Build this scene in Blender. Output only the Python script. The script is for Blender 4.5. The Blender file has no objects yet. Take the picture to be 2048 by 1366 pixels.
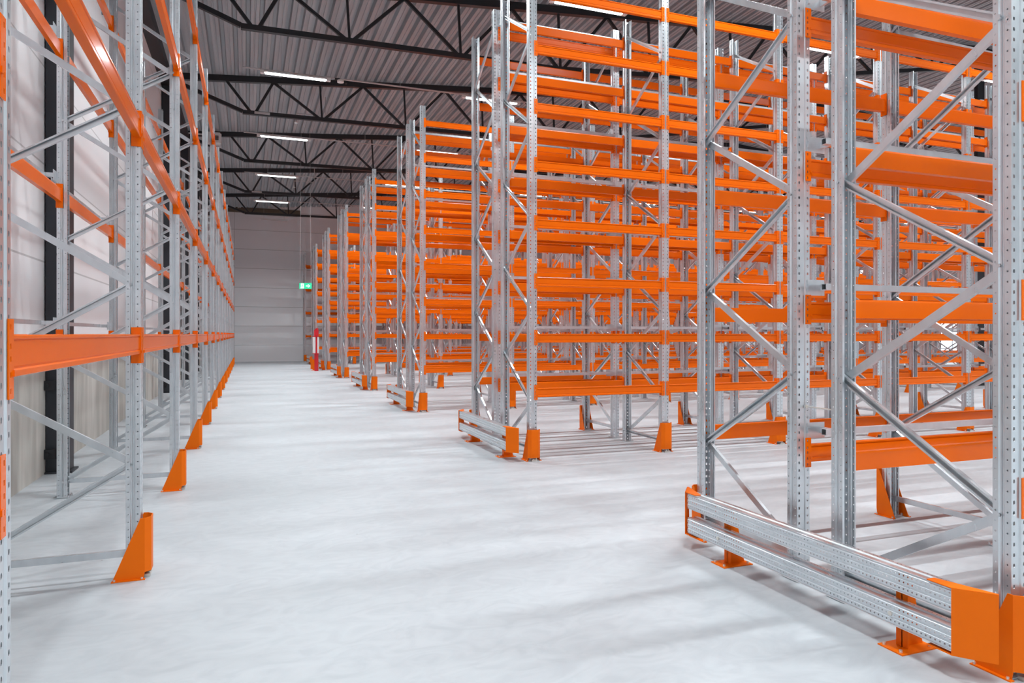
import bpy, bmesh, math, random
from mathutils import Vector, Matrix
random.seed(4)
SC = bpy.context.scene
COL = SC.collection
PI = math.pi

# ------------------------------------------------------------------ camera
F_PX, CX, XV, EYE, HOR = 1408.0, 1024.0, 494.0, 1.63, 668.0
TH = math.atan((CX - XV) / F_PX)
cam = bpy.data.cameras.new('camera')
cam.sensor_width = 36.0
cam.lens = 36.0 * F_PX / 2048
cam.shift_y = (HOR - 683.0) / 2048
cam.clip_start, cam.clip_end = 0.05, 300
camo = bpy.data.objects.new('camera', cam)
camo.location = (0, 0, EYE)
camo.rotation_euler = (PI / 2, 0, -TH)
COL.objects.link(camo)
SC.camera = camo

# ------------------------------------------------------------------ world and exposure
w = bpy.data.worlds.new('world'); SC.world = w; w.use_nodes = True
w.node_tree.nodes['Background'].inputs[0].default_value = (0.9, 0.95, 1, 1)
w.node_tree.nodes['Background'].inputs[1].default_value = 0.3
SC.view_settings.view_transform = 'Standard'
SC.view_settings.look = 'None'
SC.view_settings.exposure = 0.0
SC.view_settings.gamma = 1.0
SC.view_settings.use_curve_mapping = False
LAMP_W = 225.0
LAMP_COL = (0.90, 0.975, 1.0)

# ------------------------------------------------------------------ materials
def mat(name, col, rough=0.5, metal=0.0, coat=0.0):
    m = bpy.data.materials.new(name); m.use_nodes = True
    b = m.node_tree.nodes['Principled BSDF']
    b.inputs['Base Color'].default_value = (*col, 1)
    b.inputs['Roughness'].default_value = rough
    b.inputs['Metallic'].default_value = metal
    b.inputs['Coat Weight'].default_value = coat
    b.inputs['Coat Roughness'].default_value = 0.12
    return m
def N(m, t, **k):
    n = m.node_tree.nodes.new(t)
    for a, v in k.items():
        setattr(n, a, v)
    return n
def L(m, a, b): m.node_tree.links.new(a, b)
def emis(name, col, s):
    m = mat(name, (0.8, 0.8, 0.8), 0.4)
    b = m.node_tree.nodes['Principled BSDF']
    b.inputs['Base Color'].default_value = (*[c * 0.8 for c in col], 1)
    b.inputs['Emission Color'].default_value = (*col, 1)
    b.inputs['Emission Strength'].default_value = s
    return m
def noise_var(m, c1, c2, scale, rough=None, detail=4, stretch=(1, 1, 1), dist=0.0, lo=0.35, hi=0.65):
    b = m.node_tree.nodes['Principled BSDF']
    tc = N(m, 'ShaderNodeTexCoord'); mp = N(m, 'ShaderNodeMapping')
    mp.inputs['Scale'].default_value = stretch
    no = N(m, 'ShaderNodeTexNoise'); no.inputs['Scale'].default_value = scale
    no.inputs['Detail'].default_value = detail; no.inputs['Distortion'].default_value = dist
    cr = N(m, 'ShaderNodeValToRGB')
    cr.color_ramp.elements[0].position = lo; cr.color_ramp.elements[0].color = (*c1, 1)
    cr.color_ramp.elements[1].position = hi; cr.color_ramp.elements[1].color = (*c2, 1)
    L(m, tc.outputs['Object'], mp.inputs['Vector']); L(m, mp.outputs[0], no.inputs['Vector'])
    L(m, no.outputs['Fac'], cr.inputs[0]); L(m, cr.outputs[0], b.inputs['Base Color'])
    if rough:
        mr = N(m, 'ShaderNodeMapRange')
        mr.inputs['From Min'].default_value = 0.3; mr.inputs['From Max'].default_value = 0.7
        mr.inputs['To Min'].default_value = rough[0]; mr.inputs['To Max'].default_value = rough[1]
        L(m, no.outputs['Fac'], mr.inputs['Value']); L(m, mr.outputs[0], b.inputs['Roughness'])
    return no, cr, mp

GALV = mat('galvanised_steel', (0.6, 0.62, 0.64), 0.4, 0.82)
noise_var(GALV, (0.62, 0.655, 0.685), (0.69, 0.725, 0.755), 12, (0.27, 0.33), 4, (1, 1, 0.5))
ORANGE = mat('orange_powder_coat', (0.80, 0.130, 0.0015), 0.2)
ORANGE2 = mat('orange_guard_coat', (0.80, 0.145, 0.002), 0.42)
for m_ in (ORANGE, ORANGE2): m_.node_tree.nodes['Principled BSDF'].inputs['Specular IOR Level'].default_value = 0.2 if m_ is ORANGE else 0.14
BLACK = mat('black_steel_paint', (0.012, 0.012, 0.015), 0.45)
COLM = mat('charcoal_column_paint', (0.022, 0.025, 0.032), 0.5)
BOLT = mat('zinc_bolt', (0.75, 0.72, 0.66), 0.3, 0.8)
WHITE = mat('white_plastic', (0.75, 0.75, 0.75), 0.4)
CABLE = mat('grey_conduit', (0.5, 0.48, 0.48), 0.5, 0.3)
RED = mat('red_paint', (0.62, 0.01, 0.02), 0.35, 0, 0.2)
BROWN = mat('brown_insulation', (0.13, 0.105, 0.075), 0.8)
LED = emis('led_diffuser', (0.95, 1.0, 1.0), 9.0)
GREEN = emis('exit_green', (0.02, 0.55, 0.28), 0.9)
SIGNW = emis('exit_white', (0.8, 1.0, 0.9), 0.95)
DAY = emis('daylight_pane', (0.82, 0.92, 1.0), 3.0)

# floor: power-floated pale concrete with cloudy marks
FLOORM = mat('concrete_floor', (0.55, 0.57, 0.6), 0.5)
no, cr, mp = noise_var(FLOORM, (0.40, 0.422, 0.444), (0.48, 0.503, 0.528), 0.45, (0.42, 0.62), 9, (1, 1.6, 1), 1.2, 0.3, 0.7)
b = FLOORM.node_tree.nodes['Principled BSDF']
n2 = N(FLOORM, 'ShaderNodeTexNoise'); n2.inputs['Scale'].default_value = 3.2; n2.inputs['Detail'].default_value = 10
n2.inputs['Distortion'].default_value = 2.5
c2 = N(FLOORM, 'ShaderNodeValToRGB')
c2.color_ramp.elements[0].position = 0.33; c2.color_ramp.elements[0].color = (0.90, 0.90, 0.91, 1)
c2.color_ramp.elements[1].position = 0.62; c2.color_ramp.elements[1].color = (1, 1, 1, 1)
mx = N(FLOORM, 'ShaderNodeMix', data_type='RGBA', blend_type='MULTIPLY'); mx.inputs[0].default_value = 1.0
L(FLOORM, mp.outputs[0], n2.inputs['Vector']); L(FLOORM, n2.outputs['Fac'], c2.inputs[0])
L(FLOORM, cr.outputs[0], mx.inputs[6]); L(FLOORM, c2.outputs[0], mx.inputs[7])
# a few small dark specks and scuffs
vo = N(FLOORM, 'ShaderNodeTexVoronoi'); vo.inputs['Scale'].default_value = 1.6; vo.inputs['Randomness'].default_value = 1
tc = N(FLOORM, 'ShaderNodeTexCoord'); L(FLOORM, tc.outputs['Object'], vo.inputs['Vector'])
c3 = N(FLOORM, 'ShaderNodeValToRGB')
c3.color_ramp.elements[0].position = 0.008; c3.color_ramp.elements[0].color = (0.62, 0.6, 0.58, 1)
c3.color_ramp.elements[1].position = 0.016; c3.color_ramp.elements[1].color = (1, 1, 1, 1)
mx2 = N(FLOORM, 'ShaderNodeMix', data_type='RGBA', blend_type='MULTIPLY'); mx2.inputs[0].default_value = 1.0
L(FLOORM, vo.outputs['Distance'], c3.inputs[0]); L(FLOORM, mx.outputs[2], mx2.inputs[6]); L(FLOORM, c3.outputs[0], mx2.inputs[7])
L(FLOORM, mx2.outputs[2], b.inputs['Base Color'])

def panel_mat(name, col, joint, z_off, pitch, rough=0.4, axis_joint=None):
    """sandwich panel wall with thin horizontal joints every `pitch` metres"""
    m = mat(name, col, rough); b = m.node_tree.nodes['Principled BSDF']
    tc = N(m, 'ShaderNodeTexCoord'); sp = N(m, 'ShaderNodeSeparateXYZ'); L(m, tc.outputs['Object'], sp.inputs[0])
    def line(out, off, pt, wd):
        a = N(m, 'ShaderNodeMath', operation='SUBTRACT'); L(m, out, a.inputs[0]); a.inputs[1].default_value = off
        d = N(m, 'ShaderNodeMath', operation='DIVIDE'); L(m, a.outputs[0], d.inputs[0]); d.inputs[1].default_value = pt
        f = N(m, 'ShaderNodeMath', operation='FRACT'); L(m, d.outputs[0], f.inputs[0])
        l = N(m, 'ShaderNodeMath', operation='LESS_THAN'); L(m, f.outputs[0], l.inputs[0]); l.inputs[1].default_value = wd / pt
        return l.outputs[0]
    l1 = line(sp.outputs['Z'], z_off, pitch, 0.022)
    if axis_joint:
        l2 = line(sp.outputs[axis_joint[0]], axis_joint[1], axis_joint[2], 0.02)
        mxm = N(m, 'ShaderNodeMath', operation='MAXIMUM'); L(m, l1, mxm.inputs[0]); L(m, l2, mxm.inputs[1]); l1 = mxm.outputs[0]
    mix = N(m, 'ShaderNodeMix', data_type='RGBA'); L(m, l1, mix.inputs[0])
    mix.inputs[6].default_value = (*col, 1); mix.inputs[7].default_value = (*joint, 1)
    L(m, mix.outputs[2], b.inputs['Base Color'])
    return m
WALL_L = panel_mat('white_sandwich_panel', (0.84, 0.84, 0.86), (0.55, 0.55, 0.56), 1.32, 1.14, 0.45)
WALL_B = panel_mat('grey_sandwich_panel', (0.84, 0.85, 0.875), (0.4, 0.4, 0.4), 0.96, 1.13, 0.5, ('X', 5.3, 6.0))
WALL_O = panel_mat('pale_sandwich_panel', (0.6, 0.6, 0.61), (0.4, 0.4, 0.4), 0.96, 1.13, 0.5)
CONC = mat('precast_concrete', (0.5, 0.48, 0.44), 0.8)
noise_var(CONC, (0.40, 0.385, 0.35), (0.56, 0.54, 0.50), 1.6, None, 10, (1, 2.2, 0.35), 0.5)
DECK = mat('steel_roof_deck', (0.5, 0.49, 0.5), 0.5, 0.2)
noise_var(DECK, (0.55, 0.54, 0.56), (0.65, 0.64, 0.66), 1.0, (0.4, 0.6), 3, (6, 0.3, 1))

# ------------------------------------------------------------------ helpers
def box(bm, x0, x1, y0, y1, z0, z1):
    v = [bm.verts.new((x, y, z)) for x in (x0, x1) for y in (y0, y1) for z in (z0, z1)]
    for f in ((0, 1, 3, 2), (4, 6, 7, 5), (0, 4, 5, 1), (2, 3, 7, 6), (0, 2, 6, 4), (1, 5, 7, 3)):
        bm.faces.new([v[i] for i in f])
def prism(bm, pts, a, b_, fn):
    """closed polygon pts swept from a to b_; fn(u, v, t) -> xyz"""
    A = [bm.verts.new(fn(p[0], p[1], a)) for p in pts]; B = [bm.verts.new(fn(p[0], p[1], b_)) for p in pts]
    n = len(pts)
    for i in range(n):
        bm.faces.new((A[i], A[(i + 1) % n], B[(i + 1) % n], B[i]))
    bm.faces.new(A[::-1]); bm.faces.new(B)
def bar(bm, p, q, wd, ht=None, up=(0, 0, 1)):
    """solid rectangular member between two points"""
    ht = ht or wd
    p, q = Vector(p), Vector(q); d = (q - p); ln = d.length; d.normalize()
    s = d.cross(Vector(up))
    if s.length < 1e-4: s = d.cross(Vector((0, 1, 0)))
    s.normalize(); u = s.cross(d)
    prism(bm, [(-wd / 2, -ht / 2), (wd / 2, -ht / 2), (wd / 2, ht / 2), (-wd / 2, ht / 2)], 0, ln,
          lambda a, b_, t: p + s * a + u * b_ + d * t)
def cyl(bm, c, r, h, n=10, axis='z', r2=None):
    c = Vector(c); r2 = r if r2 is None else r2
    def P(k, t, rr):
        a = 2 * PI * k / n; x, y = math.cos(a) * rr, math.sin(a) * rr
        return c + Vector({'z': (x, y, t), 'x': (t, x, y), 'y': (x, t, y)}[axis])
    A = [bm.verts.new(P(k, 0, r)) for k in range(n)]; B = [bm.verts.new(P(k, h, r2)) for k in range(n)]
    for k in range(n):
        bm.faces.new((A[k], A[(k + 1) % n], B[(k + 1) % n], B[k]))
    bm.faces.new(A[::-1]); bm.faces.new(B)
def finish(bm, name, m, smooth=False):
    bmesh.ops.recalc_face_normals(bm, faces=bm.faces[:])
    me = bpy.data.meshes.new(name); bm.to_mesh(me); bm.free()
    me.materials.append(m)
    if smooth:
        for p in me.polygons: p.use_smooth = True
    return me
def link(name, data, parent=None, loc=(0, 0, 0), rz=0.0, rot=None):
    o = bpy.data.objects.new(name, data)
    o.location = loc
    o.rotation_euler = rot if rot else (0, 0, rz)
    if parent: o.parent = parent
    COL.objects.link(o)
    return o
def tag(o, label, cat, group=None):
    o['label'] = label; o['category'] = cat
    if group: o['group'] = group
    return o
def struct(name, me):
    o = link(name, me); o['kind'] = 'structure'; return o
def thing(name, label, cat, loc=(0, 0, 0), rz=0.0, group=None):
    return tag(link(name, None, None, loc, rz), label, cat, group)
ORD = ['nearest', 'second', 'third', 'fourth', 'fifth', 'sixth', 'seventh', 'eighth', 'ninth', 'tenth', 'eleventh',
       'twelfth', 'thirteenth', 'fourteenth', 'fifteenth', 'sixteenth']
ORD1 = ['first'] + ORD[1:]

# ------------------------------------------------------------------ perforated upright profile
BIGH = [(0.0, -0.0095), (0.0065, -0.0065), (0.0075, 0.001), (0.005, 0.0085), (0.0, 0.0095), (-0.005, 0.0085), (-0.0075, 0.001), (-0.0065, -0.0065)]
SMALLH = [(0.0046 * math.cos(a), 0.0046 * math.sin(a)) for a in [(-90 + 45 * k) * PI / 180 for k in range(8)]]
# mid-surface profile, web at y = 0 (towards -y), open at the back; hole kind per segment
HALF = [((0.012, 0.007), (0.017, 0.0), None), ((0.017, 0.0), (0.0525, 0.0), 'big'),
        ((0.0525, 0.0), (0.0535, 0.003), None), ((0.0535, 0.003), (0.0535, 0.032), 'small'),
        ((0.0535, 0.032), (0.047, 0.038), None), ((0.047, 0.038), (0.047, 0.045), None), ((0.047, 0.045), (0.042, 0.047), None),
        ((0.042, 0.047), (0.047, 0.049), None), ((0.047, 0.049), (0.047, 0.056), None), ((0.047, 0.056), (0.0535, 0.062), None),
        ((0.0535, 0.062), (0.0535, 0.089), 'small'), ((0.0535, 0.089), (0.040, 0.091), None)]
# the guard rails are a closer-pitched profile with three rows of round holes and shallow ridges
RAILSEG = [((-0.011, 0.0), (0.011, 0.0), 'round')]
RAILHALF = [((0.011, 0.0), (0.0135, 0.004), None), ((0.0135, 0.004), (0.0205, 0.004), None), ((0.0205, 0.004), (0.023, 0.0), None),
            ((0.023, 0.0), (0.045, 0.0), 'round'), ((0.045, 0.0), (0.048, 0.004), None), ((0.048, 0.004), (0.052, 0.004), None),
            ((0.052, 0.004), (0.0565, 0.0), None), ((0.0565, 0.0), (0.0585, 0.004), None), ((0.0585, 0.004), (0.0585, 0.034), None),
            ((0.0585, 0.034), (0.052, 0.04), None), ((0.052, 0.04), (0.052, 0.056), None), ((0.052, 0.056), (0.0585, 0.062), None),
            ((0.0585, 0.062), (0.0585, 0.089), 'round'), ((0.0585, 0.089), (0.043, 0.091), None)]
ROUNDH = [(0.0048 * math.cos(a), 0.0048 * math.sin(a)) for a in [(-90 + 45 * k) * PI / 180 for k in range(8)]]
def upright_bm(cells, t=0.0028, P=0.05, first=((-0.012, 0.007), (0.012, 0.007), None), half=None):
    bm = bmesh.new()
    segs = [first]
    for a, b_, h in (half or HALF):
        segs.append((a, b_, h)); segs.append(((-b_[0], b_[1]), (-a[0], a[1]), h))
    for (a, b_, h) in segs:
        a, b_ = Vector(a), Vector(b_); ln = (b_ - a).length; d = (b_ - a) / ln
        for k in range(cells):
            z0 = k * P; zm = z0 + P / 2; z1 = z0 + P
            def V(u, z):
                q = a + d * u
                return bm.verts.new((q.x, q.y, z))
            if h is None:
                for s, e in ((z0, zm), (zm, z1)):
                    bm.faces.new((V(0, s), V(ln, s), V(ln, e), V(0, e)))
                continue
            poly = {'big': BIGH, 'small': SMALLH, 'round': ROUNDH}[h]
            uc = ln / 2
            hv = [V(uc + p[0], zm + p[1]) for p in poly]
            # border starts at bottom middle, anticlockwise
            bd = [V(uc, z0), V(ln, z0), V(ln, zm), V(ln, z1), V(uc, z1), V(0, z1), V(0, zm), V(0, z0)]
            for i in range(8):
                j = (i + 1) % 8
                bm.faces.new((bd[i], bd[j], hv[j], hv[i]))
    bmesh.ops.remove_doubles(bm, verts=bm.verts[:], dist=1e-5)
    bmesh.ops.recalc_face_normals(bm, faces=bm.faces[:])
    bmesh.ops.solidify(bm, geom=bm.faces[:], thickness=t)
    return bm
POST_H = 6.4
POST = finish(upright_bm(int(POST_H / 0.05)), 'upright_profile', GALV)

bm = bmesh.new()
box(bm, -0.075, 0.075, -0.02, 0.115, 0.0, 0.006)
for sx in (-1, 1): cyl(bm, (sx * 0.066, 0.105, 0.006), 0.008, 0.016, 6)
BASE = finish(bm, 'base_plate', GALV)

# ------------------------------------------------------------------ braces (C channel)
FLUE = 0.29
FD = 1.10                       # frame depth
YA, YB = 0.055, FD - 0.055
def brace_mesh(ya, za, yb, zb, openside, xoff=0.0):
    bm = bmesh.new()
    wd, dp, t = 0.045, 0.024, 0.0025
    d = Vector((0, yb - ya, zb - za)); ln = d.length; d.normalize(); u = Vector((1, 0, 0)).cross(d)
    p = Vector((xoff, ya, za)); s = openside
    lp = 0.011
    sec = [(0, -wd / 2), (0, wd / 2), (s * dp, wd / 2), (s * dp, wd / 2 - lp), (s * (dp - t), wd / 2 - lp), (s * (dp - t), wd / 2 - t), (s * t, wd / 2 - t),
           (s * t, -wd / 2 + t), (s * (dp - t), -wd / 2 + t), (s * (dp - t), -wd / 2 + lp), (s * dp, -wd / 2 + lp), (s * dp, -wd / 2)]
    prism(bm, sec, -0.02, ln + 0.02, lambda a, b_, q: p + Vector((1, 0, 0)) * a + u * b_ + d * q)
    for q in (0.0, ln):        # bolt through the upright at each node
        c = p + d * q
        cyl(bm, (-0.060, c.y, c.z), 0.0045, 0.120, 8, 'x'); cyl(bm, (-0.062, c.y, c.z), 0.009, 0.008, 6, 'x'); cyl(bm, (0.055, c.y, c.z), 0.009, 0.007, 6, 'x')
    return finish(bm, 'brace', GALV)
ZA = [0.76, 1.96, 3.15, 4.35, 5.55]           # nodes on the aisle side
ZI = [0.16, 1.36, 2.56, 3.755, 4.95, 6.15]    # nodes on the inner side
BR_CACHE = {}
def brace_list(outer_front, turned=False):
    key = (outer_front, turned); s = -1 if turned else 1
    if key in BR_CACHE: return BR_CACHE[key]
    yo, yi = (YA, YB) if outer_front else (YB, YA)
    out = []
    for k in range(5):
        if k == 0:
            up = brace_mesh(yi, 0.0, yo, 0.60, s, 0.004 * s)
            dn = brace_mesh(yo, 0.0, yi, 0.60, -s, -0.004 * s)
        out.append((up, ZI[k])); out.append((dn, ZA[k]))
    hz = brace_mesh(yi, 0.0, yo, 0.0, -s if outer_front else s, 0.01)
    out.append((hz, 0.155))
    BR_CACHE[key] = out
    return out

# ------------------------------------------------------------------ load beams
def beam_bm(bm, length, H, off=(0, 0, 0), flip=False):
    sec = [(0.002, 0), (0, -0.003), (0, -0.012), (0.007, -0.017), (0.004, -0.020), (0.004, -H + 0.034), (0.007, -H + 0.030), (0.007, -H + 0.026), (0, -H + 0.020), (0, -H + 0.003), (0.003, -H), (0.045, -H), (0.045, -0.012), (0.041, 0)]
    ox, oy, oz = off; s = -1 if flip else 1
    prism(bm, sec, 0, length, lambda a, b_, t: (ox + s * t, oy + s * a, oz + b_))
def conn_bm(bm, H, CH, off=(0, 0, 0), flip=False, side=1, simple=False):
    """beam end connector: plate against the upright flank plus a slotted leg on its face; local x=0 at the upright"""
    ox, oy, oz = off; s = -1 if flip else 1
    def B(x0, x1, y0, y1, z0, z1):
        xs = sorted((ox + s * side * x0, ox + s * side * x1)); ys = sorted((oy + s * y0, oy + s * y1))
        box(bm, xs[0], xs[1], ys[0], ys[1], oz + z0, oz + z1)
    zt, zb = 0.047, 0.047 - CH
    B(0.0, 0.005, -0.006, 0.056, zb, zt)
    if simple:
        B(-0.042, 0.0, -0.006, -0.002, zb, zt); return
    # front leg with slots
    zs = [zb]; n = 5
    cs = [zb + CH * f for f in (0.10, 0.3, 0.5, 0.66, 0.9)]
    B(-0.042, -0.029, -0.006, -0.002, zb, zt); B(-0.020, 0.0, -0.006, -0.002, zb, zt)
    prev = zb
    for c in cs:
        B(-0.029, -0.020, -0.006, -0.002, prev, c - 0.008); prev = c + 0.008
    B(-0.029, -0.020, -0.006, -0.002, prev, zt)
    # locking pin
    B(-0.006, 0.010, -0.011, -0.006, zb + CH * 0.28, zb + CH * 0.36)

MESH = {}
def beam_mesh(length, H, CH, merged):
    k = ('b', round(length, 3), H, CH, merged)
    if k not in MESH:
        bm = bmesh.new(); beam_bm(bm, length, H)
        if merged:
            conn_bm(bm, H, CH, (0, 0, 0), side=1, simple=True); conn_bm(bm, H, CH, (length, 0, 0), side=-1, simple=True)
        MESH[k] = finish(bm, 'load_beam', ORANGE)
    return MESH[k]
def conn_mesh(H, CH, side):
    k = ('c', H, CH, side)
    if k not in MESH:
        bm = bmesh.new(); conn_bm(bm, H, CH, side=side); MESH[k] = finish(bm, 'connector', ORANGE)
    return MESH[k]
def stop_mesh(length):
    k = ('s', round(length, 3))
    if k not in MESH:
        bm = bmesh.new()
        s, t = 0.02, 0.003      # square tube with open ends
        for (a, b_, c, d) in ((-s, s, -s, -s + t), (-s, s, s - t, s), (-s, -s + t, -s + t, s - t), (s - t, s, -s + t, s - t)):
            box(bm, 0, length, a, b_, c, d)
        MESH[k] = finish(bm, 'backstop_bar', GALV)
    return MESH[k]
bm = bmesh.new(); box(bm, -0.02, 0.125, -0.004, 0.0, -0.052, 0.052); box(bm, -0.02, -0.004, -0.012, -0.004, -0.02, 0.02)
box(bm, 0.085, 0.105, -0.075, -0.004, -0.02, 0.02)
STOPB = finish(bm, 'bracket', GALV)
bm = bmesh.new(); box(bm, -0.125, 0.02, -0.004, 0.0, -0.052, 0.052); box(bm, -0.105, -0.085, -0.075, -0.004, -0.02, 0.02)
STOPB2 = finish(bm, 'bracket', GALV)

def merged_beams(items, name, parent):
    """the beams beyond the first hundred of one rack, as one part"""
    bm = bmesh.new()
    for (x0, ln, y, z, flip, H, CH) in items:
        if not flip:
            beam_bm(bm, ln, H, (x0, y, z))
            conn_bm(bm, H, CH, (x0, y, z), simple=True); conn_bm(bm, H, CH, (x0 + ln, y, z), side=-1, simple=True)
        else:
            beam_bm(bm, ln, H, (x0 + ln, y, z), True)
            conn_bm(bm, H, CH, (x0 + ln, y, z), True, simple=True); conn_bm(bm, H, CH, (x0, y, z), True, side=-1, simple=True)
    o = link(name, finish(bm, name, ORANGE), parent); o['kind'] = 'stuff'
    return o

def rack_run(label, loc, rz, xs, levels, outer_front, detail, H=0.115, CH=0.195, stops=None, ties=False, group=None, bay_levels=None, turned=False):
    """one pallet rack run. local x along the run, front web plane y=0, rear web plane y=FD.
    detail 2: braces and connectors apart; 1: braces apart; 0: one bracing mesh per frame"""
    root = thing('pallet_rack', label, 'rack', loc, rz, group)
    HW = 0.0555
    nb = 0
    bl = brace_list(outer_front, turned)
    rest_br = bmesh.new() if detail < 2 else None
    if detail < 2 and ('frame', outer_front) not in MESH:
        fb = bmesh.new()
        for me, z in bl:
            tmp = me.copy(); tmp.transform(Matrix.Translation((0, 0, z))); fb.from_mesh(tmp); bpy.data.meshes.remove(tmp)
        MESH[('frame', outer_front)] = finish(fb, 'bracing', GALV)
    if rest_br: rest_br.free()
    leftover = []
    for i, x in enumerate(xs):
        for y, r in ((0, 0.0), (FD, PI)):
            u = link('upright', POST, root, (x, y, 0.004), r)
            if detail >= 1: link('base_plate', BASE, u)
        if detail == 2:
            if nb + len(bl) <= 100:
                for me, z in bl: link('brace', me, root, (x, 0, z)); nb += 1
            else: leftover.append(x)
        else:
            link('bracing', MESH[('frame', outer_front)], root, (x, 0, 0))
    if leftover:
        fb = bmesh.new()
        for x in leftover:
            for me, z in bl:
                tmp = me.copy(); tmp.transform(Matrix.Translation((x, 0, z))); fb.from_mesh(tmp); bpy.data.meshes.remove(tmp)
        o = link('brace', finish(fb, 'braces', GALV), root); o['kind'] = 'stuff'
    # beams
    items = []
    for i in range(len(xs) - 1):
        lv = (bay_levels or {}).get(i, levels)
        x0 = xs[i] + HW; ln = xs[i + 1] - xs[i] - 2 * HW
        for z in lv:
            for y, flip in ((0, False), (FD, True)):
                items.append((x0, ln, y, z - 0.047, flip, H, CH))
    for n, (x0, ln, y, z, flip, H_, CH_) in enumerate(items[:100]):
        o = link('load_beam', beam_mesh(ln, H, CH, detail < 2), root, (x0 + ln if flip else x0, y, z), PI if flip else 0)
        if detail == 2:
            link('connector', conn_mesh(H, CH, 1), o); link('connector', conn_mesh(H, CH, -1), o, (ln, 0, 0))
    if len(items) > 100: merged_beams(items[100:], 'load_beam', root)
    if stops is not None:
        side, lvs = stops           # side -1: in front of y=0 ; +1: behind y=FD
        cnt = 0; rest = bmesh.new(); nrest = 0
        for i in range(len(xs) - 1):
            for z in lvs:
                x0, x1 = xs[i] + 0.06, xs[i + 1] - 0.06
                yy = -0.095 if side < 0 else FD + 0.095
                if cnt < 100:
                    s = link('backstop_bar', stop_mesh(x1 - x0 - 0.04), root, (x0 + 0.02, yy, z)); cnt += 1
                    if detail >= 1:
                        if side < 0:
                            link('bracket', STOPB, s, (-0.03, 0.095, 0)); link('bracket', STOPB2, s, (x1 - x0 - 0.01, 0.095, 0))
                        else:
                            link('bracket', STOPB2, s, (-0.03, -0.095, 0), PI); link('bracket', STOPB, s, (x1 - x0 - 0.01, -0.095, 0), PI)
                else:
                    box(rest, x0 + 0.02, x1 - 0.02, yy - 0.02, yy + 0.02, z - 0.02, z + 0.02); nrest += 1
        if nrest:
            o = link('backstop_bar', finish(rest, 'backstop_bars', GALV), root); o['kind'] = 'stuff'
        else: rest.free()
    if ties:                        # thin tie rods across the flue to the run behind
        bm = bmesh.new(); cyl(bm, (0, -FLUE + 0.012, 0), 0.005, FLUE + 0.01, 8, 'y'); cyl(bm, (0, -0.012, 0), 0.012, 0.012, 8, 'y')
        me = finish(bm, 'tie_rod', BOLT)
        for x in xs[:4]: link('tie_rod', me, root, (x + 0.02, 0, 1.15))
    return root

# ------------------------------------------------------------------ post protectors
def protector_mesh():
    bm = bmesh.new(); t = 0.005; h0, h1 = 0.045, 0.405
    W, FW = 0.084, 0.046
    # folded front: side - chamfer - front - chamfer - side, from h0 to h1
    pl = [(-W, -0.028), (-FW, -0.064), (FW, -0.064), (W, -0.028)]
    inn = [(-W + t, -0.028), (-FW + 0.003, -0.064 + t), (FW - 0.003, -0.064 + t), (W - t, -0.028)]
    prism(bm, pl + inn[::-1], h0, h1, lambda a, b_, z: (a, b_, z))
    for s in (-1, 1):
        # raked side plate and its floor flange
        q = [(-0.020, 0.0), (0.165, 0.0), (-0.002, h1), (-0.028, h1), (-0.028, h0)]
        xs_ = sorted((s * W, s * (W - t)))
        prism(bm, q, xs_[0], xs_[1], lambda a, b_, x: (x, a, b_))
        xf = sorted((s * (W - t), s * (W + 0.022)))
        box(bm, xf[0], xf[1], -0.032, 0.168, 0.0, 0.006)
    return finish(bm, 'shield', ORANGE2)
SHIELD = protector_mesh()
bm = bmesh.new()
for s in (-1, 1):
    for y in (-0.012, 0.15): cyl(bm, (s * 0.096, y, 0.006), 0.007, 0.012, 6)
FBOLT = finish(bm, 'flange_bolts', BOLT)
bm = bmesh.new(); box(bm, -0.04, 0.04, -0.055, -0.02, 0, 0.02); cyl(bm, (-0.015, -0.05, 0.012), 0.011, 0.02, 6); cyl(bm, (0.02, -0.045, 0.012), 0.011, 0.016, 6)
FOOTB = finish(bm, 'anchor_bolt', BOLT)
def protector(x, y, rz, label, group):
    t = thing('post_protector', label, 'rack protector', (x, y, 0), rz, group)
    link('shield', SHIELD, t); link('flange_bolt', FBOLT, t); link('anchor_bolt', FOOTB, t)
    return t

# ------------------------------------------------------------------ row-end barrier
RAIL_L = 2.15
RAIL = finish(upright_bm(int(RAIL_L / 0.025), 0.0025, 0.025, RAILSEG[0], RAILHALF), 'guard_rail', GALV)
def cap_mesh(far):
    bm = bmesh.new(); t = 0.004; s = -1 if far else 1; o = RAIL_L + 0.16 if far else 0.0
    def Y(v): return o + s * v
    pts = [(0.0, 0.08), (0.116, -0.063), (0.126, -0.052), (0.05, 0.21), (0.0, 0.21)]
    for z0, z1 in ((0.118, 0.122), (0.433, 0.437)):
        prism(bm, pts, z0, z1, lambda a, b_, z: (a, Y(b_), z))
    prism(bm, [(-0.002, 0.080), (0.116, -0.063), (0.120, -0.060), (0.003, 0.083)], 0.118, 0.437, lambda a, b_, z: (a, Y(b_), z))
    prism(bm, [(0.116, -0.063), (0.128, -0.053), (0.126, -0.050), (0.114, -0.059)], 0.118, 0.437, lambda a, b_, z: (a, Y(b_), z))
    return finish(bm, 'end_cap', ORANGE2)
CAPN, CAPF = cap_mesh(False), cap_mesh(True)
bm = bmesh.new()
box(bm, -0.03, 0.215, -0.075, 0.075, 0.0, 0.006)
prism(bm, [(0.055, 0.0), (0.20, 0.0), (0.115, 0.40), (0.055, 0.40)], -0.003, 0.003, lambda a, b_, y: (a, y, b_))
prism(bm, [(0.055, 0.006), (0.061, 0.006), (0.061, 0.41), (0.055, 0.41)], -0.035, 0.035, lambda a, b_, y: (a, y, b_))
STAND = finish(bm, 'stand', ORANGE2)
bm = bmesh.new()
for y in (-0.05, 0.05):
    for x in (-0.012, 0.19): cyl(bm, (x, y, 0.006), 0.009, 0.014, 6)
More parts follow.
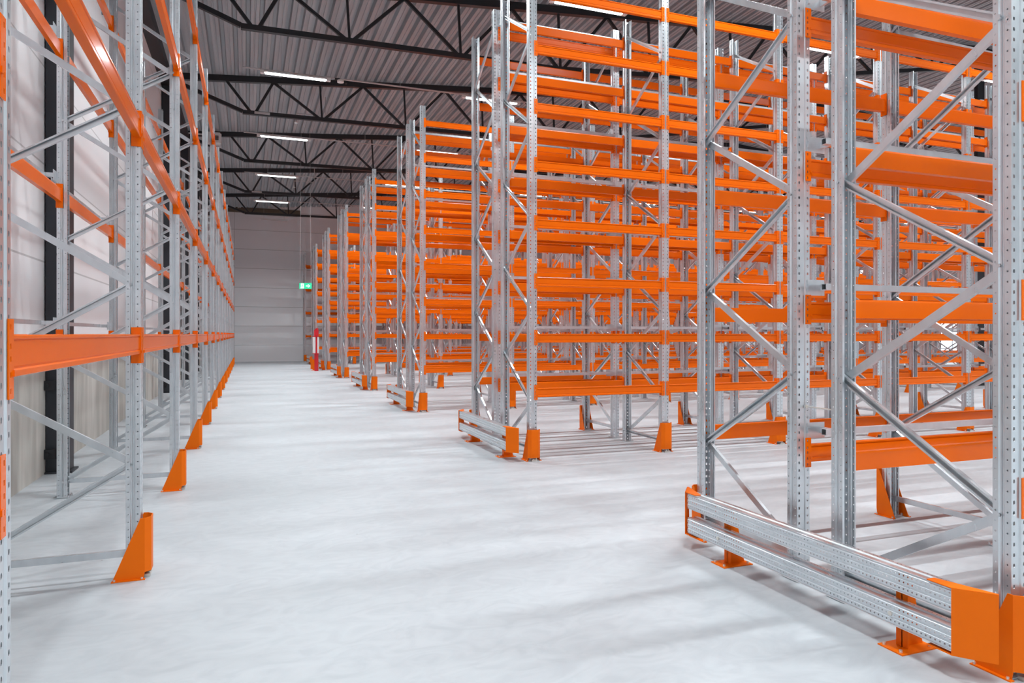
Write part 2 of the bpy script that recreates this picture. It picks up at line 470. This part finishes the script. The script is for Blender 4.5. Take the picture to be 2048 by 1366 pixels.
STB = finish(bm, 'anchor_bolt', BOLT)
bm = bmesh.new()
for z in (0.12 + 0.07,): cyl(bm, (-0.004, 0, z), 0.012, 0.006, 10, 'x')
RB = finish(bm, 'rail_bolt', BOLT)
def barrier(Y0, label, xb=3.10):
    t = thing('end_barrier', label, 'barrier', (xb, Y0, 0), 0, 'low steel barriers across the row ends')
    for zc in (0.3745, 0.1915):
        # profile web faces -x, length along +y
        r = link('guard_rail', RAIL, t, (0.004, 0.08, zc))
        r.rotation_euler = Matrix(((0, 1, 0), (0, 0, 1), (1, 0, 0))).to_euler()
    link('end_cap', CAPN, t); link('end_cap', CAPF, t)
    for y in (0.42, 1.84):
        s = link('stand', STAND, t, (0.03, y, 0)); link('anchor_bolt', STB, s); link('rail_bolt', RB, t, (0.002, y, 0))
    return t

# ================================================================== building shell
XL, XR, YF, YB_ = -2.215, 45.0, -14.0, 44.2
RIDGE = 21.6
def deck_z(x): return 9.03 + 0.077 * (x if x <= RIDGE else 2 * RIDGE - x)
bm = bmesh.new(); box(bm, XL - 0.4, XR + 0.3, YF - 0.3, YB_ + 0.3, -0.2, 0.0)
struct('floor', finish(bm, 'floor', FLOORM))
bm = bmesh.new()
PT = 0.30; x = XL - 0.1; prof = []
while x < XR + 0.2:
    for dx, dz in ((0.0, 0.0), (0.072, 0.0), (0.080, 0.018), (0.104, 0.018), (0.112, 0.0), (0.184, 0.0), (0.204, 0.15), (0.28, 0.15)):
        prof.append((x + dx, deck_z(x + dx) + dz))
    x += PT
A = [bm.verts.new((p[0], YF - 0.2, p[1])) for p in prof]; B = [bm.verts.new((p[0], YB_ + 0.2, p[1])) for p in prof]
for i in range(len(prof) - 1): bm.faces.new((A[i], A[i + 1], B[i + 1], B[i]))
bmesh.ops.solidify(bm, geom=bm.faces[:], thickness=0.004)
struct('ceiling', finish(bm, 'ceiling', DECK))
bm = bmesh.new(); box(bm, XL - 0.15, XL, YF - 0.1, YB_ + 0.1, 1.32, 9.05); struct('wall_left', finish(bm, 'wall_left', WALL_L))
bm = bmesh.new(); box(bm, XL - 0.2, XL + 0.012, YF - 0.1, YB_ + 0.1, 0, 1.32); struct('baseboard_left', finish(bm, 'baseboard_left', CONC))
bm = bmesh.new()
prism(bm, [(XL - 0.1, 0), (XR + 0.1, 0), (XR + 0.1, deck_z(XR) + 0.1), (RIDGE, deck_z(RIDGE) + 0.1), (XL - 0.1, deck_z(XL) + 0.1)], YB_, YB_ + 0.2, lambda a, b_, y: (a, y, b_))
struct('wall_back', finish(bm, 'wall_back', WALL_B))
bm = bmesh.new()
prism(bm, [(XL - 0.1, 0), (XR + 0.1, 0), (XR + 0.1, deck_z(XR) + 0.1), (RIDGE, deck_z(RIDGE) + 0.1), (XL - 0.1, deck_z(XL) + 0.1)], YF - 0.2, YF, lambda a, b_, y: (a, y, b_))
struct('wall_front', finish(bm, 'wall_front', WALL_O))
bm = bmesh.new(); box(bm, XR, XR + 0.2, YF - 0.1, YB_ + 0.1, 0, deck_z(XR) + 0.1); struct('wall_right', finish(bm, 'wall_right', WALL_O))
# brown insulation strip at the head of the back wall
bm = bmesh.new(); box(bm, XL, 3.0, YB_ - 0.10, YB_, 8.75, 9.05); struct('trim_1', finish(bm, 'trim_1', BROWN))
# dark eave beam along the head of the left wall
bm = bmesh.new(); box(bm, XL, XL + 0.28, YF, YB_, 8.50, 8.76); struct('trim_2', finish(bm, 'trim_2', BLACK))
# daylight windows and dock openings in the far right wall
wn = 0
for (ya, yb, za, zb) in ((29.5, 35.5, 0.3, 3.4), (20.0, 24.0, 0.3, 3.2), (38.2, 42.0, 4.6, 6.6), (11.0, 15.0, 0.3, 3.2)):
    wn += 1
    bm = bmesh.new(); box(bm, XR - 0.03, XR - 0.005, ya, yb, za, zb)
    o = struct('window_%d' % wn, finish(bm, 'pane', DAY))
    bm = bmesh.new()
    box(bm, XR - 0.06, XR, ya - 0.08, ya, za - 0.08, zb + 0.08); box(bm, XR - 0.06, XR, yb, yb + 0.08, za - 0.08, zb + 0.08)
    box(bm, XR - 0.06, XR, ya, yb, za - 0.08, za); box(bm, XR - 0.06, XR, ya, yb, zb, zb + 0.08)
    n = int((yb - ya) / 1.2)
    for k in range(1, n): box(bm, XR - 0.05, XR, ya + k * (yb - ya) / n - 0.03, ya + k * (yb - ya) / n + 0.03, za, zb)
    link('window_frame', finish(bm, 'window_frame', CABLE), o)

# ================================================================== pallet racks
# ---- along the left wall
LX = -0.665
YL = [-0.38, 2.46] + [5.33 + 2.837 * k for k in range(14)]
Lroot = rack_run('long single-depth grey and orange pallet rack along the left wall', (LX, 0, 0), PI / 2, YL,
                 [1.675, 3.12, 4.56, 5.99], True, 2, H=0.13, CH=0.24, stops=(1, [1.74, 3.185, 4.625, 6.055]),
                 bay_levels={0: [1.28, 2.55, 3.82, 5.09]}, turned=True)
Lroot['group'] = 'pallet racks'
for k, y in enumerate(YL):
    if k in (0,): continue
    if k == 1:
        protector(LX, y, PI / 2, 'orange post protector under the leftmost, cut-off upright of the left-hand rack', 'post protectors')
        continue
    if k < 15:
        protector(LX, y, PI / 2, 'orange raked post protector, %s one along the foot of the left-hand rack' % ORD[k - 2], 'post protectors')

# ---- double rows on the right
XE = 3.445
PX = 1.98
ROWS = [2.29, 8.38, 14.42, 20.44, 26.46, 32.48, 38.50]
LV1 = [0.942, 1.89, 2.84, 3.79, 4.74, 5.69]
LV2 = [0.975, 1.68, 2.41, 3.16, 3.91, 4.66, 5.41, 6.15]
for r, Y0 in enumerate(ROWS):
    nb = (3, 6, 13, 13, 13, 13, 13)[r]
    xs = [PX * k for k in range(nb + 1)]
    lv = LV1 if r == 0 else LV2
    det = 2 if r <= 1 else (1 if r == 2 else 0)
    nm = ORD[r]
    rack_run('grey and orange pallet rack, camera-side half of the %s right-hand double row' % nm, (XE, Y0, 0), 0, xs, lv, True, det,
             group='pallet racks')
    YR = Y0 + FD + FLUE
    rack_run('grey and orange pallet rack, far half of the %s right-hand double row' % nm, (XE, YR, 0), 0, xs, lv, False, det,
             stops=(-1, [z - 0.047 + 0.095 for z in lv]), ties=True, group='pallet racks')
    barrier(Y0, 'perforated two-rail steel barrier with orange caps across the end of the %s right-hand row' % nm)
    for k, x in enumerate(xs[:(4, 7, 9, 7, 6, 5, 4)[r]]):
        protector(XE + x, Y0, 0, 'orange protector, camera side of %s right-hand row, %s upright from the aisle' % (nm, ORD1[k]), 'post protectors')
        protector(XE + x, YR + FD, PI, 'orange protector, far side of %s right-hand row, %s upright from the aisle' % (nm, ORD1[k]), 'post protectors')
# ---- single run against the back wall
rack_run('single pallet rack standing against the back wall behind the last double row', (XE - 0.24, 42.95, 0), 0, [PX * k for k in range(14)],
         [1.6, 2.97, 4.35, 5.72], True, 0, group='pallet racks')
for k in range(4):
    protector(XE - 0.24 + PX * k, 42.95, 0, 'orange protector of the back wall rack, %s upright from the aisle' % ORD1[k], 'post protectors')

# ================================================================== roof trusses and columns
BOTN = [0.15, 2.09, 4.61, 7.13, 9.65, 12.17, 14.69, 17.2, 19.6]
TOPN = [-0.55, 0.72, 3.3, 5.85, 8.4, 10.9, 13.4, 15.9, 18.4, 20.6]
def low_z(x):
    P = [(-2.0, 8.72), (-0.1, 7.99), (7.0, 8.05), (12.0, 8.4), (19.6, 9.7), (21.6, 10.25)]
    for (a, za), (b_, zb) in zip(P, P[1:]):
        if x <= b_: return za + (zb - za) * (x - a) / (b_ - a)
    return P[-1][1]
def top_z(x): return deck_z(x) - 0.095
def mem(name, root, pts, wd, ht):
    bm = bmesh.new()
    for p, q in zip(pts, pts[1:]): bar(bm, p, q, wd, ht)
    return link(name, finish(bm, name, BLACK), root)
for t in range(6):
    Y = 9.6 + 6.0 * t
    root = thing('roof_truss', 'black steel lattice roof truss, %s from the camera' % ORD[t], 'roof truss', (0, Y, 0), 0, 'roof trusses')
    mem('top_chord', root, [(-2.1, 0, top_z(-2.1)), (RIDGE, 0, top_z(RIDGE))], 0.14, 0.17)
    mem('bottom_chord', root, [(-2.05, 0, low_z(-2.0)), (-0.12, 0, low_z(-0.1) + 0.02)], 0.09, 0.10)
    mem('bottom_chord', root, [(-0.12, 0, low_z(-0.1)), (7.0, 0, low_z(7.0)), (12, 0, low_z(12)), (19.7, 0, low_z(19.7)), (21.5, 0, low_z(21.5))], 0.11, 0.11)
    mm = [(TOPN[0], BOTN[0] - 0.05), (TOPN[1], BOTN[0] + 0.08)]
    for k in range(1, len(BOTN)):
        mm += [(TOPN[k], BOTN[k] - 0.07), (TOPN[k + 1], BOTN[k] + 0.07)]
    for a, b_ in mm:
        mem('diagonal', root, [(a, 0, top_z(a) - 0.05), (b_, 0, low_z(b_) + 0.02)], 0.06, 0.07)
    for b_ in BOTN[1:]:
        mem('vertical', root, [(b_ - 0.06, 0, top_z(b_) - 0.05), (b_, 0, low_z(b_) + 0.02)], 0.05, 0.05)
    if t % 2 == 0:      # light junction plate under the first node
        bm = bmesh.new(); box(bm, 0.20, 0.62, -0.10, -0.056, low_z(0.3) - 0.03, low_z(0.3) + 0.03); link('junction_plate', finish(bm, 'junction_plate', CABLE), root)
    # second span towards the far wall
    root2 = thing('roof_truss', 'black steel roof truss of the right-hand bay, %s from the camera' % ORD[t], 'roof truss', (0, Y, 0), 0, 'roof trusses')
    mem('top_chord', root2, [(RIDGE, 0, top_z(RIDGE)), (XR - 0.1, 0, top_z(XR))], 0.14, 0.17)
    mem('bottom_chord', root2, [(RIDGE + 0.1, 0, 10.25), (RIDGE + 2, 0, 9.6), (XR - 0.1, 0, 8.0)], 0.11, 0.11)
    for k in range(9):
        xa = RIDGE + 1.5 + 2.4 * k; xb = xa + 1.2
        zl = lambda q: 9.6 - (q - RIDGE - 2) * 1.6 / (XR - RIDGE - 2)
        mem('diagonal', root2, [(xa, 0, top_z(xa)), (xb, 0, zl(xb)), (xb + 1.2, 0, top_z(xb + 1.2))], 0.06, 0.07)

for t in range(6):
    Y = 9.72 + 6.0 * t
    root = thing('steel_column', 'dark steel column against the left wall, %s from the camera' % ORD[t], 'column', (XL + 0.135, Y, 0), 0, 'left wall columns')
    bm = bmesh.new(); box(bm, -0.12, 0.12, -0.125, 0.125, 0.02, 8.95); bmesh.ops.bevel(bm, geom=bm.edges[:], offset=0.008, segments=2, affect='EDGES')
    link('shaft', finish(bm, 'shaft', COLM), root)
    bm = bmesh.new(); box(bm, -0.12, 0.16, -0.17, 0.17, 0, 0.02); link('base_plate', finish(bm, 'base_plate', COLM), root)
    for z in (0.23, 1.03):
        bm = bmesh.new(); box(bm, -0.132, -0.01, -0.175, -0.12, z - 0.055, z + 0.055); cyl(bm, (-0.09, -0.20, z), 0.022, 0.03, 10, 'y')
        link('wall_clamp', finish(bm, 'wall_clamp', BLACK), root)
for t in range(6):
    if t > 4: break
    Y = ROWS[t + 1] + FD + 0.092
    root = thing('steel_column', 'dark steel column inside the %s right-hand double row' % ORD[t + 1], 'column', (RIDGE + 0.05, Y, 0), 0, 'inner columns')
    bm = bmesh.new(); box(bm, -0.15, 0.15, -0.062, 0.062, 0.02, 10.4); link('shaft', finish(bm, 'shaft', BLACK), root)
    bm = bmesh.new(); box(bm, -0.17, 0.17, -0.065, 0.065, 0, 0.02); link('base_plate', finish(bm, 'base_plate', BLACK), root)

# ================================================================== lights
LYS = [-11.5, -5.5, 0.55, 6.55, 12.55, 18.5, 24.45, 30.45, 36.45]
LXS = [0.40, 5.60, 11.85, 17.6, 23.8, 29.8, 36.0]
def lamp_z(x): return 8.12
bm = bmesh.new()
prism(bm, [(-0.045, 0.0), (0.045, 0.0), (0.03, 0.045), (-0.03, 0.045)], 0.0, 1.5, lambda a, b_, x: (x, a, b_))
HOUS = finish(bm, 'housing', WHITE)
bm = bmesh.new()
prism(bm, [(-0.045, 0.0), (-0.03, -0.035), (0.03, -0.035), (0.045, 0.0)], 0.02, 1.48, lambda a, b_, x: (x, a, b_))
DIFF = finish(bm, 'diffuser', LED)
bm = bmesh.new(); box(bm, -0.10, 0.0, -0.05, 0.05, -0.03, 0.045); CAPL = finish(bm, 'end_cap', WHITE)
bm = bmesh.new(); cyl(bm, (0, 0, 0.04), 0.004, 0.9, 6); HANG = finish(bm, 'hanger', CABLE)
for j, Y in enumerate(LYS):
    for i, X in enumerate(LXS):
        z = lamp_z(X)
        vis = j >= 4 or (j == 3 and i > 2)
        nm = 'thin suspended LED strip light in the %s lamp row ahead, %s from the left wall' % (ORD1[max(j - 2, 0)], ORD1[i]) if Y > 0 else \
             'thin suspended LED strip light behind the camera, row %s, %s from the left wall' % (('two', 'one')[j], ORD1[i])
        t = thing('strip_light', nm, 'light', (X, Y, z), 0, 'suspended strip lights')
        link('housing', HOUS, t); link('diffuser', DIFF, t)
        if vis:
            link('end_cap', CAPL, t); c = link('end_cap', CAPL, t, (1.6, 0, 0))
        ld = bpy.data.lights.new('tube', 'AREA'); ld.shape = 'RECTANGLE'; ld.size = 1.46; ld.size_y = 0.06
        ld.energy = LAMP_W; ld.spread = math.radians(146); ld.color = LAMP_COL
        lo = link('tube', ld, t, (0.75, 0, -0.042))
for j, Y in enumerate(LYS[4:]):
    bm = bmesh.new()
    bar(bm, (-0.1, 0, 0.064), (38, 0, 0.064), 0.05, 0.025)
    tr = tag(link('cable_tray', None, None, (0, Y, 8.12)), 'thin grey cable tray carrying the %s row of strip lights' % ORD1[j + 2], 'cable tray', 'cable trays')
    link('tray', finish(bm, 'tray', CABLE), tr)
    hb = bmesh.new()
    for k in range(13): cyl(hb, (0.8 + 3 * k, 0, 0.07), 0.004, deck_z(0.8 + 3 * k) - 8.12 - 0.0, 6)
    link('hanger', finish(hb, 'hanger', CABLE), tr)

t = thing('strip_light', 'unlit grey strip light just in front of the back wall head', 'light', (0.7, 42.4, 8.15), 0, 'suspended strip lights')
link('housing', HOUS, t)
bm = bmesh.new(); prism(bm, [(-0.045, 0.0), (-0.03, -0.035), (0.03, -0.035), (0.045, 0.0)], 0.02, 1.48, lambda a, b_, x: (x, a, b_)); link('diffuser', finish(bm, 'diffuser', CABLE), t)
bm = bmesh.new()
for hx in (0.2, 1.3): cyl(bm, (hx, 0, 0.04), 0.004, deck_z(0.7 + hx) - 8.19, 6)
link('hanger', finish(bm, 'hanger', CABLE), t)
# motion sensor beside the first visible strip light
t = thing('ceiling_sensor', 'small round white sensor on the cable tray beside the nearest full strip light', 'sensor', (2.25, 18.5, 8.13))
bm = bmesh.new(); cyl(bm, (0, 0, -0.03), 0.085, 0.05, 20); link('body', finish(bm, 'body', WHITE), t)
bm = bmesh.new(); box(bm, -0.14, -0.02, -0.03, 0.03, 0.02, 0.06); cyl(bm, (0.14, 0, -0.05), 0.025, 0.05, 10); link('mount', finish(bm, 'mount', BLACK), t)

# fan heater by the fourth truss on the left
t = thing('fan_heater', 'white wall-mounted fan heater high on the left behind the rack tops', 'heater', (-1.05, 27.35, 8.42))
bm = bmesh.new(); box(bm, -0.3, 0.19, -0.13, 0.13, -0.0, 0.42); bmesh.ops.bevel(bm, geom=bm.edges[:], offset=0.04, segments=3, affect='EDGES'); link('casing', finish(bm, 'casing', WHITE), t)
bm = bmesh.new()
for k in range(7): box(bm, -0.07, 0.10, -0.14, -0.128, 0.13 + k * 0.024, 0.145 + k * 0.024)
link('grille', finish(bm, 'grille', COLM), t)
bm = bmesh.new(); box(bm, -1.2, -0.28, -0.03, 0.03, 0.3, 0.34); link('wall_arm', finish(bm, 'wall_arm', WHITE), t)

# thin sprinkler drop loops under the roof
for (X, Y, lab) in ((1.45, 23.2, 'thin grey sprinkler pipe drop above the second strip light row'), (2.0, 33.5, 'thin grey sprinkler pipe drop further down the aisle ceiling')):
    t = thing('sprinkler_pipe', lab, 'pipe', (X, Y, 8.6), 0, 'sprinkler pipes')
    bm = bmesh.new(); bar(bm, (0, 0, 0), (0.9, 0, 0), 0.025); bar(bm, (0.9, 0, 0), (0.9, 0, deck_z(X + 0.9) - 8.6 + 0.002), 0.025); bar(bm, (0, 0, 0.0), (0, 0, -0.25), 0.02)
    link('pipe', finish(bm, 'pipe', CABLE), t)
    bm = bmesh.new(); cyl(bm, (0, 0, -0.31), 0.06, 0.03, 14); bar(bm, (0, 0, -0.30), (0, 0, -0.2), 0.02); link('sprinkler_head', finish(bm, 'sprinkler_head', WHITE), t)

# exit sign hung from the roof
ES = (2.05, 27.4, 3.43)
t = thing('exit_sign', 'hanging green emergency exit sign with white arrow at the end of the aisle', 'sign', ES, -0.25)
W_, H_ = 0.45, 0.22
bm = bmesh.new(); box(bm, -W_ / 2, W_ / 2, -0.012, 0.012, -H_ / 2, H_ / 2); link('plate', finish(bm, 'plate', GREEN), t)
bm = bmesh.new(); bx0 = -0.185
prism(bm, [(bx0, -0.09), (bx0 + 0.13, -0.09), (bx0 + 0.13, 0.09), (bx0 + 0.02, 0.09), (bx0 + 0.02, -0.03)], -0.016, -0.012, lambda a, b_, y: (a, y, b_))
pd = link('doorway_symbol', finish(bm, 'doorway_symbol', SIGNW), t)
bm = bmesh.new()
cyl(bm, (bx0 + 0.085, -0.019, 0.052), 0.013, 0.003, 12, 'y')
for p, q, wd in (((0.082, 0.035), (0.06, -0.015), 0.024), ((0.06, -0.01), (0.088, -0.04), 0.014), ((0.088, -0.04), (0.078, -0.078), 0.013), ((0.06, -0.012), (0.045, -0.05), 0.013),
                 ((0.045, -0.05), (0.018, -0.055), 0.012), ((0.08, 0.03), (0.108, 0.012), 0.010), ((0.08, 0.03), (0.05, 0.028), 0.010), ((0.05, 0.028), (0.038, 0.005), 0.010)):
    d = Vector((q[0] - p[0], q[1] - p[1])); n_ = Vector((-d.y, d.x)).normalized() * wd / 2
    prism(bm, [(bx0 + p[0] + n_.x, p[1] + n_.y), (bx0 + q[0] + n_.x, q[1] + n_.y), (bx0 + q[0] - n_.x, q[1] - n_.y), (bx0 + p[0] - n_.x, p[1] - n_.y)], -0.019, -0.016, lambda a, b_, y: (a, y, b_))
link('running_figure', finish(bm, 'running_figure', GREEN), pd)
bm = bmesh.new()
prism(bm, [(0.02, -0.018), (0.10, -0.018), (0.10, 0.018), (0.02, 0.018)], -0.016, -0.012, lambda a, b_, y: (a, y, b_))
prism(bm, [(0.085, -0.062), (0.105, -0.062), (0.175, 0.0), (0.105, 0.062), (0.085, 0.062), (0.13, 0.0)], -0.016, -0.012, lambda a, b_, y: (a, y, b_))
link('arrow', finish(bm, 'arrow', SIGNW), t)
bm = bmesh.new()
for sx in (-0.2, 0.2): bar(bm, (sx, 0, H_ / 2), (0.16 if sx > 0 else -0.16, 0, deck_z(ES[0]) - ES[2]), 0.006)
link('suspension_wire', finish(bm, 'suspension_wire', CABLE), t)

# red post with white board beside the sixth row
t = thing('marker_post', 'red square post with a white board standing beside the sixth right-hand row', 'post', (2.87, 32.15, 0), -0.3)
bm = bmesh.new(); box(bm, -0.075, 0.075, -0.075, 0.075, 0.0, 1.80); bmesh.ops.bevel(bm, geom=bm.edges[:], offset=0.008, segments=1, affect='EDGES')
prism(bm, [(-0.085, 1.55), (0.085, 1.55), (0.085, 1.80), (0.04, 1.90), (-0.02, 1.86), (-0.085, 1.78)], -0.085, 0.085, lambda a, b_, y: (a, y, b_))
link('post', finish(bm, 'post', RED), t)
bm = bmesh.new(); box(bm, -0.145, -0.02, -0.105, -0.078, 0.78, 1.50); box(bm, 0.06, 0.13, -0.105, -0.078, 0.78, 1.50); link('board', finish(bm, 'board', WHITE), t)
bm = bmesh.new(); box(bm, -0.15, 0.135, -0.11, -0.07, 0.76, 0.785); box(bm, -0.15, 0.135, -0.11, -0.07, 1.50, 1.53); link('board_clamp', finish(bm, 'board_clamp', RED), t)

# orange corner guard on the aisle side of the red post
t = thing('corner_guard', 'small orange angled floor guard just left of the red post', 'barrier', (2.77, 32.75, 0), 0.0)
bm = bmesh.new()
prism(bm, [(-0.10, 0.0), (-0.02, -0.10), (0.10, -0.10), (0.10, -0.094), (-0.017, -0.094), (-0.095, 0.003)], 0.06, 0.50, lambda a, b_, z: (a, b_, z))
link('plate', finish(bm, 'plate', ORANGE2), t)
bm = bmesh.new(); box(bm, -0.08, 0.10, -0.15, 0.06, 0, 0.008); box(bm, -0.02, 0.08, -0.094, -0.086, 0.008, 0.45); link('foot', finish(bm, 'foot', ORANGE2), t)
